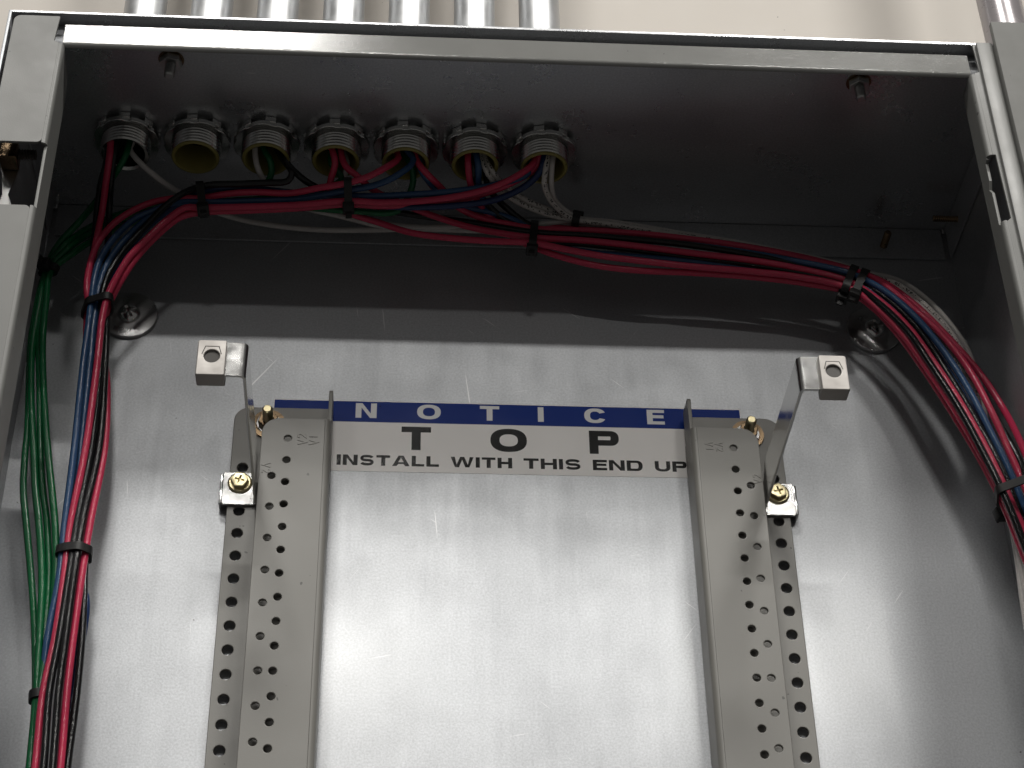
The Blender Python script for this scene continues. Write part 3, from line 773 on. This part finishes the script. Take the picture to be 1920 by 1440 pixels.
    ('red', 'red wire from the fifth fitting on the upper edge of the right bundle', [(-53.2, -63.0, 14.0), (-53.2, -63.0, -6.0), (-50.8, -61.0, -14.7), (-45.9, -60.0, -21.3), (-37.0, -49.2, -22.7), (-29.1, -38.2, -24.6), (-16.1, -32.5, -27.5), (-1.6, -32.0, -31.1), (12.8, -33.0, -34.5), (41.9, -33.0, -35.3), (71.0, -33.0, -36.1), (100.0, -33.0, -39.2), (128.9, -33.0, -43.4), (157.5, -33.0, -49.9), (185.8, -33.0, -57.9), (197.1, -35.9, -67.2), (211.0, -39.7, -86.2), (223.2, -43.4, -107.4), (233.4, -46.8, -132.1), (239.9, -49.6, -160.6), (244.7, -51.0, -185.6), (248.6, -53.6, -215.2), (248.6, -65.5, -259.5), (249.3, -65.5, -360.0), (249.3, -65.5, -600.0)]),
    ('red', 'red wire from the fourth fitting along the middle of the right bundle', [(-92.4, -63.0, 14.0), (-92.4, -63.0, -6.0), (-89.0, -62.0, -19.9), (-82.0, -60.3, -25.7), (-74.1, -49.8, -25.1), (-56.8, -38.9, -25.5), (-39.3, -32.8, -28.3), (-21.9, -33.0, -35.0), (-4.8, -35.0, -40.6), (12.3, -37.0, -44.3), (41.1, -37.0, -45.5), (69.8, -37.0, -48.5), (98.5, -37.0, -52.0), (127.1, -37.0, -55.8), (155.6, -37.0, -60.7), (180.8, -37.0, -68.7), (193.1, -39.6, -81.3), (206.4, -43.4, -102.7), (216.3, -46.8, -129.2), (224.7, -49.9, -156.3), (232.5, -53.1, -186.4), (238.0, -55.0, -213.3), (243.4, -55.0, -241.7), (247.1, -55.0, -270.6), (249.3, -55.0, -360.0), (249.3, -55.0, -600.0)]),
    ('red', 'red wire from the fourth fitting sagging along the lower edge of the right bundle', [(-97.4, -65.0, 14.0), (-97.4, -65.0, -6.0), (-94.7, -62.0, -17.8), (-97.4, -52.7, -24.4), (-95.6, -37.6, -26.2), (-85.5, -34.6, -29.6), (-71.0, -32.0, -32.9), (-53.6, -34.0, -40.4), (-30.7, -36.0, -45.8), (-7.8, -37.0, -48.0), (12.1, -38.0, -49.2), (29.3, -37.0, -52.2), (49.4, -36.0, -55.5), (69.4, -36.0, -57.4), (98.0, -36.0, -60.5), (126.7, -36.0, -62.8), (155.2, -36.0, -66.2), (180.8, -37.0, -73.5), (192.3, -39.6, -87.0), (203.4, -42.9, -108.7), (212.3, -45.9, -132.0), (221.1, -49.1, -159.1), (229.2, -52.3, -187.8), (235.1, -55.0, -214.9), (240.6, -55.0, -243.3), (244.6, -55.0, -270.6), (247.6, -55.0, -360.0), (247.6, -55.0, -600.0)]),
    ('red', 'red wire from the sixth fitting, lowest of the right bundle where it sags', [(-24.0, -63.0, 14.0), (-24.0, -63.0, -6.0), (-23.7, -61.0, -16.3), (-21.5, -50.9, -21.7), (-12.6, -32.3, -24.1), (2.0, -29.0, -37.5), (15.5, -32.0, -47.8), (29.7, -32.0, -54.0), (46.9, -31.0, -58.2), (69.9, -31.0, -60.3), (98.7, -31.0, -61.1), (133.3, -31.0, -62.9), (161.7, -32.0, -67.2), (182.5, -32.0, -72.3), (193.6, -34.6, -85.6), (204.3, -37.8, -106.9), (212.7, -40.6, -130.2), (221.6, -43.8, -157.7), (229.8, -47.0, -186.5), (235.8, -49.7, -213.4), (241.2, -50.0, -241.7), (245.3, -50.0, -267.8), (248.3, -50.0, -360.0), (248.3, -50.0, -600.0)]),
    ('blue', 'blue wire from the sixth fitting in the lower half of the right bundle', [(-20.0, -64.0, 14.0), (-20.0, -64.0, -6.0), (-18.0, -61.0, -16.8), (-17.5, -49.9, -20.7), (-10.9, -34.1, -22.6), (2.2, -28.0, -30.6), (15.7, -31.0, -43.2), (35.7, -32.0, -48.6), (55.8, -32.0, -50.9), (84.6, -32.0, -53.2), (113.4, -32.0, -55.9), (142.1, -32.0, -59.7), (173.3, -33.0, -65.4), (191.9, -35.9, -74.0), (208.1, -40.4, -95.8), (218.2, -43.6, -117.9), (227.1, -46.9, -145.8), (234.2, -49.8, -174.5), (239.7, -52.0, -202.1), (245.2, -52.0, -229.5), (248.6, -52.2, -260.4), (249.3, -52.2, -360.0), (249.3, -52.2, -600.0)]),
    ('blue', 'blue wire from the fifth fitting in the upper half of the right bundle', [(-50.2, -60.0, 14.0), (-50.2, -60.0, -6.0), (-48.7, -59.0, -17.8), (-38.3, -46.4, -22.2), (-25.6, -37.6, -23.5), (-10.3, -33.6, -24.8), (2.0, -31.1, -27.1), (12.9, -32.0, -34.7), (41.8, -32.0, -38.2), (70.9, -32.0, -40.2), (99.7, -33.0, -43.4), (128.1, -35.0, -48.9), (156.4, -36.0, -55.4), (182.9, -37.0, -63.5), (196.5, -40.2, -75.5), (209.1, -43.7, -93.0), (220.6, -47.4, -118.6), (229.3, -50.6, -146.4), (236.1, -53.6, -176.4), (241.7, -55.0, -204.0), (246.3, -55.0, -232.8), (248.6, -56.7, -260.1), (249.3, -56.7, -360.0), (249.3, -56.7, -600.0)]),
    ('black', 'black wire from the third fitting crossing under into the right bundle', [(-124.6, -58.0, 14.0), (-124.6, -58.0, -6.0), (-119.8, -58.0, -16.0), (-110.6, -53.2, -22.7), (-97.1, -43.7, -22.8), (-79.9, -35.2, -23.9), (-50.9, -30.9, -25.9), (-21.8, -30.0, -29.4), (12.6, -35.0, -39.2), (41.3, -36.0, -41.2), (70.2, -36.0, -43.2), (99.1, -36.0, -46.3), (127.7, -36.0, -51.2), (156.4, -35.0, -56.5), (183.5, -35.0, -64.4), (199.1, -38.9, -80.5), (212.0, -42.7, -104.1), (222.3, -47.4, -136.3), (230.9, -50.8, -166.6), (237.7, -53.9, -198.7), (242.9, -54.0, -224.7), (247.1, -54.0, -258.6), (249.3, -54.0, -360.0), (249.3, -54.0, -600.0)]),
    ('black', 'black wire from the sixth fitting between the red wires of the right bundle', [(-21.0, -60.0, 14.0), (-21.0, -60.0, -6.0), (-20.7, -59.0, -16.7), (-19.1, -48.9, -19.8), (-8.9, -34.1, -23.6), (2.9, -30.0, -30.7), (14.1, -33.0, -42.0), (41.5, -33.0, -44.7), (70.3, -33.0, -48.2), (99.1, -33.0, -52.0), (127.6, -34.0, -56.7), (155.8, -35.0, -62.4), (182.0, -36.0, -70.0), (193.3, -41.9, -86.3), (204.9, -46.4, -108.6), (213.9, -50.6, -135.5), (222.2, -53.7, -162.3), (229.2, -56.7, -190.8), (234.8, -59.0, -219.3), (240.0, -59.0, -247.1), (243.7, -59.0, -275.7), (246.7, -59.0, -360.0), (246.7, -59.0, -600.0)]),
    ('black', 'black wire on the outer side of the right bend', [(-17.0, -58.0, 14.0), (-17.0, -58.0, -6.0), (-14.3, -57.0, -15.4), (-12.1, -46.2, -17.9), (-1.5, -32.8, -20.3), (14.8, -27.0, -29.3), (42.4, -28.0, -32.9), (71.6, -28.0, -34.5), (100.8, -28.0, -37.6), (129.9, -28.0, -41.9), (158.7, -28.0, -48.0), (187.2, -28.0, -55.6), (199.8, -31.2, -66.0), (214.1, -35.2, -86.1), (227.3, -39.2, -111.5), (237.6, -42.8, -138.5), (244.2, -45.5, -164.2), (248.6, -48.7, -185.6), (248.6, -60.1, -219.3), (248.6, -71.7, -263.1), (249.3, -71.7, -360.0), (249.3, -71.7, -600.0)]),
    ('darkred', 'red wire at the outermost side of the right bend, by the side wall', [(-51.2, -57.0, 14.0), (-51.2, -57.0, -6.0), (-48.1, -56.0, -16.6), (-36.7, -39.6, -19.1), (-15.8, -26.9, -21.1), (15.0, -25.0, -26.0), (42.9, -25.0, -27.3), (72.3, -25.0, -28.5), (101.6, -25.0, -32.0), (130.8, -25.0, -36.3), (159.8, -25.0, -42.8), (188.3, -25.0, -51.3), (202.4, -28.5, -61.9), (217.2, -32.6, -81.1), (230.8, -36.7, -106.0), (241.7, -40.3, -131.2), (248.6, -43.6, -154.5), (248.6, -57.5, -185.1), (248.6, -69.1, -219.1), (248.6, -80.3, -262.5), (249.3, -80.3, -360.0), (249.3, -80.3, -600.0)]),
    ('white', 'white wire looping across from the first fitting', [(-203.0, -60.0, 14.0), (-203.0, -60.0, -6.0), (-204.3, -58.0, -8.7), (-198.5, -55.0, -15.3), (-188.5, -48.2, -20.2), (-179.3, -35.4, -17.9), (-167.4, -23.2, -16.8), (-150.5, -14.5, -17.0), (-127.0, -12.0, -20.2), (-103.5, -12.0, -22.0), (-74.1, -13.0, -21.8), (-44.8, -15.0, -21.2), (-15.4, -18.0, -22.7), (13.9, -21.0, -23.0), (37.6, -22.0, -19.5), (58.4, -21.0, -21.0), (88.1, -19.0, -24.3), (132.5, -17.0, -31.8), (167.9, -16.0, -38.2), (194.5, -16.8, -44.7), (214.1, -21.5, -54.7), (226.4, -24.9, -70.7), (235.5, -27.6, -88.6), (241.3, -29.7, -107.1), (243.7, -31.1, -128.9), (242.9, -31.9, -153.1), (241.9, -31.6, -177.6), (242.2, -35.9, -201.1), (243.3, -38.0, -220.9), (242.8, -38.0, -240.6), (241.2, -38.0, -264.1), (239.6, -38.0, -311.7), (242.6, -38.0, -360.0), (242.6, -38.0, -600.0)]),
    ('white', 'white wire from the third fitting hanging lower than the wires beside it', [(-137.6, -62.0, 14.0), (-137.6, -62.0, -6.0), (-137.6, -59.0, -10.7), (-135.5, -56.0, -19.4), (-130.1, -43.9, -19.8), (-115.0, -27.9, -18.1), (-91.9, -18.2, -17.2), (-68.3, -16.0, -21.4), (-44.8, -18.0, -24.6), (-15.6, -21.0, -26.8), (13.7, -23.0, -26.6), (37.2, -25.0, -23.2), (58.0, -23.0, -23.5), (87.8, -20.0, -26.7), (132.0, -19.0, -34.7), (193.6, -18.8, -47.9), (203.5, -21.3, -59.0), (215.7, -24.8, -80.1), (226.7, -28.3, -105.4), (234.9, -31.2, -132.3), (239.2, -33.3, -157.9), (240.7, -34.6, -180.2), (242.7, -36.0, -201.4), (242.8, -42.0, -227.9), (242.5, -42.0, -248.8), (241.8, -42.0, -272.0), (241.3, -42.0, -313.6), (244.3, -42.0, -360.0), (244.3, -42.0, -600.0)]),
    ('white', 'white wire from the fourth fitting passing behind the red wires', [(-90.4, -56.0, 14.0), (-90.4, -56.0, -6.0), (-88.8, -55.0, -10.8), (-91.5, -48.5, -18.5), (-103.2, -32.1, -18.9), (-88.9, -21.6, -17.4), (-68.3, -17.0, -20.3), (-47.8, -20.0, -24.8), (-21.5, -22.0, -24.8), (13.5, -26.0, -26.1), (37.0, -27.4, -23.3), (57.7, -26.0, -24.1), (87.5, -23.0, -26.6), (131.5, -22.0, -34.9), (188.4, -21.0, -52.9), (207.9, -25.6, -62.7), (220.1, -29.0, -78.5), (229.3, -31.7, -96.2), (235.1, -33.8, -114.5), (237.5, -35.2, -136.1), (236.8, -36.0, -160.1), (240.2, -37.7, -181.4), (242.2, -39.0, -202.4), (243.8, -45.0, -226.7), (243.7, -45.0, -250.5), (244.2, -45.0, -282.1), (244.4, -45.0, -315.1), (247.4, -45.0, -360.0), (247.4, -45.0, -600.0)]),
    ('printed', 'printed white wire from the sixth fitting slanting down to the small tie', [(-18.0, -61.0, 14.0), (-18.0, -61.0, -6.0), (-16.7, -60.0, -10.5), (-13.3, -58.0, -18.2), (-4.5, -45.4, -20.0), (8.5, -36.2, -21.4), (23.4, -31.9, -23.9), (36.7, -30.1, -24.9), (57.6, -27.0, -24.6), (87.1, -25.0, -27.9), (131.0, -24.0, -36.2), (186.7, -19.0, -53.6), (206.4, -23.2, -63.0), (218.6, -26.5, -78.8), (227.8, -29.3, -96.5), (233.7, -31.3, -114.8), (236.1, -32.8, -136.4), (235.4, -33.5, -160.4), (241.6, -35.8, -179.1), (243.7, -37.0, -200.2), (243.8, -47.0, -226.4), (244.5, -47.0, -251.7), (245.4, -47.0, -288.7), (248.4, -47.0, -360.0), (248.4, -47.0, -600.0)]),
    ('printed', 'printed white wire from the sixth fitting above its twin', [(-15.0, -60.0, 14.0), (-15.0, -60.0, -6.0), (-14.4, -59.0, -8.7), (-10.0, -57.0, -17.1), (-1.7, -46.2, -17.5), (10.5, -37.4, -18.8), (25.6, -31.0, -20.8), (37.0, -27.8, -22.2), (57.9, -25.0, -22.1), (90.4, -23.0, -26.5), (137.3, -22.0, -35.4), (190.7, -21.3, -50.8), (210.2, -26.1, -60.7), (222.3, -29.4, -76.6), (231.5, -32.2, -94.4), (237.2, -34.2, -112.7), (239.6, -35.7, -134.3), (238.8, -36.4, -158.4), (244.3, -43.0, -202.4), (246.4, -45.0, -226.7), (248.1, -45.0, -253.4), (248.6, -47.2, -288.8), (249.3, -47.2, -360.0), (249.3, -47.2, -600.0)]),
    ('printed', 'printed white wire dropping from the seventh fitting to the small tie', [(19.2, -64.0, 14.0), (19.2, -64.0, -6.0), (17.7, -62.0, -17.8), (17.3, -54.7, -21.6), (21.9, -43.8, -23.6), (30.4, -34.6, -25.2), (37.1, -31.1, -25.8), (57.2, -29.0, -26.7), (89.6, -27.0, -31.1), (136.2, -26.0, -40.0), (192.4, -22.8, -51.2), (202.2, -25.3, -62.3), (214.3, -28.8, -83.3), (225.3, -32.3, -108.4), (233.4, -35.2, -135.2), (237.7, -37.3, -160.7), (239.1, -38.6, -182.9), (241.1, -40.0, -204.0), (247.9, -49.0, -238.0), (248.6, -51.9, -274.5), (249.3, -51.9, -360.0), (249.3, -51.9, -600.0)]),
    ('white', 'white wire dropping from the right side of the seventh fitting', [(22.2, -63.0, 14.0), (22.2, -63.0, -6.0), (21.3, -61.0, -14.5), (21.7, -50.9, -20.0), (24.8, -40.1, -21.0), (32.4, -32.3, -22.4), (38.0, -28.8, -23.0), (57.8, -26.0, -22.6), (90.3, -24.0, -26.2), (137.3, -23.0, -34.4), (194.7, -17.9, -46.0), (204.5, -20.5, -57.2), (216.7, -23.9, -78.3), (227.8, -27.4, -103.6), (236.0, -30.4, -130.6), (240.3, -32.4, -156.2), (241.7, -33.7, -178.7), (243.8, -35.0, -199.8), (248.6, -55.6, -247.9), (248.6, -58.7, -283.9), (249.3, -58.7, -360.0), (249.3, -58.7, -600.0)]),
]
TIES = [
    ((-164.9, -47.0, -33.7), (0.984, 0.000, 0.176), 14, ('red', 'blue', 'navy', 'black', 'darkred'), 200, 'black cable tie round the left bundle where it starts its bend'),
    ((-87.6, -52.0, -29.5), (0.997, 0.000, 0.071), 12, ('red', 'blue', 'navy', 'black', 'darkred'), 160, 'black cable tie round the wires below the fourth fitting'),
    ((-214.4, -33.5, -96.1), (0.059, 0.000, -0.998), 15, ('red', 'blue', 'navy', 'black', 'darkred'), 95, 'black cable tie round the left bundle beside the washer'),
    ((-209.3, -28.0, -240.0), (0.000, 0.000, -1.000), 16, ('red', 'blue', 'navy', 'black', 'darkred'), 85, 'black cable tie round the lower part of the left bundle'),
    ((-244.6, -27.0, -66.9), (-0.211, 0.000, -0.977), 9, ('green',), 250, 'black cable tie gathering the top of the green wires'),
    ((-217.9, -25.0, -313.5), (0.147, 0.000, -0.989), 9, ('green',), 80, 'small black cable tie round the lower green wires'),
    ((12.8, -32.0, -38.9), (0.995, 0.000, -0.103), 15, ('red', 'blue', 'navy', 'black', 'darkred'), 200, 'black cable tie round the red wires of the right bundle'),
    ((36.8, -29.0, -24.4), (0.979, 0.000, -0.203), 9, ('white', 'printed'), 30, 'small black cable tie holding only white wires'),
    ((183.8, -32.0, -62.3), (0.914, 0.000, -0.406), 16, ('red', 'blue', 'navy', 'black', 'darkred'), 175, 'black cable tie beside the right washer, further from the slotted trim'),
    ((189.2, -32.0, -65.1), (0.907, 0.000, -0.421), 16, ('red', 'blue', 'navy', 'black', 'darkred'), 200, 'black cable tie beside the right washer, nearer the slotted trim'),
    ((242.2, -48.0, -212.8), (0.164, 0.000, -0.986), 22, ('red', 'blue', 'black', 'white', 'printed', 'darkred'), 100, 'black cable tie round the right bundle by the side wall'),
]
GROUPS = {'red': 'red wires', 'darkred': 'red wires', 'blue': 'blue wires', 'navy': 'blue wires', 'black': 'black wires', 'green': 'green ground wires', 'white': 'white wires', 'printed': 'white wires'}
def wavy(pts, seed):
    rw = random.Random(seed)
    off = Vector((rw.uniform(0, 90), rw.uniform(0, 90), rw.uniform(0, 90)))
    out = []
    for k, p in enumerate(pts):
        p = Vector(p)
        if 1 < k < len(pts) - 1:
            p = p + noise.noise_vector(p * 0.035 + off) * 0.55
        out.append(p)
    return out
WIRES = [(kind, label, wavy(pts, k)) for k, (kind, label, pts) in enumerate(WIRES)]
for kind, label, pts in WIRES:
    r = 1.6 if kind in ('white', 'printed') else 1.8
    o = link(GROUPS[kind].split()[0] + '_wire', tube(pts, r, 12, 3.0), WM[kind])
    tag(o, label, 'wire', GROUPS[kind])

PATHS = [(kind, 1.6 if kind in ('white', 'printed') else 1.8, catmull(pts, 3.0)) for kind, label, pts in WIRES]

def hull(P):
    P = sorted(set(P))
    def half(Q):
        h = []
        for p in Q:
            while len(h) > 1 and (h[-1][0] - h[-2][0]) * (p[1] - h[-2][1]) - (h[-1][1] - h[-2][1]) * (p[0] - h[-2][0]) <= 0:
                h.pop()
            h.append(p)
        return h
    lo, hi = half(P), half(P[::-1])
    return lo[:-1] + hi[:-1]

for (c, d, reach, kinds, head, label) in TIES:
    c, d = Vector(c), Vector(d)
    n1 = d.cross(Vector((0, 1, 0))).normalized()
    n2 = d.cross(n1) * -1
    if n2.y < 0: n2 = -n2
    pts2 = []                                  # where the bundled wires cross the plane of the tie
    for kind, r, path in PATHS:
        if kind not in kinds: continue
        for p, q in zip(path, path[1:]):
            s0, s1 = (p - c).dot(d), (q - c).dot(d)
            if s0 * s1 <= 0 and s0 != s1:
                x = p.lerp(q, s0 / (s0 - s1)) - c
                if x.length < reach:
                    for k in range(14):
                        e_ = 2 * PI * k / 14
                        pts2.append((round(x.dot(n1) + (r + 0.25) * math.cos(e_), 4), round(x.dot(n2) + (r + 0.25) * math.sin(e_), 4)))
    H = [Vector(p) for p in hull(pts2)]
    mid = sum(H, Vector((0, 0))) / len(H)
    loop = []                                  # even spacing round the loop
    for A_, B_ in zip(H, H[1:] + H[:1]):
        k = max(1, int((B_ - A_).length / 1.2))
        loop += [A_.lerp(B_, i / k) for i in range(k)]
    K = len(loop)
    t = thing('cable_tie', c, label, 'cable tie', 'black cable ties')
    bm = bmesh.new()
    w, th = 2.1, 1.1
    rings = []
    for i in range(K):
        p = loop[i]
        tg = (loop[(i + 1) % K] - loop[i - 1]).normalized()
        o2 = Vector((tg.y, -tg.x))
        if o2.dot(p - mid) < 0: o2 = -o2
        base = c + n1 * p.x + n2 * p.y
        outw = n1 * o2.x + n2 * o2.y
        rings.append([bm.verts.new((base + outw * o_ + d * w_) * S) for o_, w_ in ((0, -w), (th, -w), (th, w), (0, w))])
    for i in range(K):
        A, B = rings[i], rings[(i + 1) % K]
        for k in range(4):
            bm.faces.new((A[k], A[(k + 1) % 4], B[(k + 1) % 4], B[k]))
    link('strap', bm_mesh(bm), TIE, t, 40)
    q = math.radians(head)
    o2 = Vector((math.cos(q), math.sin(q)))
    p = max(loop, key=lambda v: (v - mid).normalized().dot(o2))
    rad = n1 * p.x + n2 * p.y
    outw = n1 * o2.x + n2 * o2.y
    tang = d.cross(outw)
    hm = box_mesh(-1.6, 3.8, -3.3, 3.3, -3.1, 3.1, 0.7)
    M = Matrix((outw, tang, d)).transposed().to_4x4()
    M.translation = (c + rad + outw * 0.8) * S
    hm.transform(M)
    link('head', hm, TIE, t, 30)
    tm = box_mesh(0.5, 5.5, -0.6, 0.6, -1.7, 1.7, 0.3)
    M2 = M.copy(); M2.translation = (c + rad + outw * 2.2) * S
    tm.transform(M2)
    link('cut_tail', tm, TIE, t, 30)
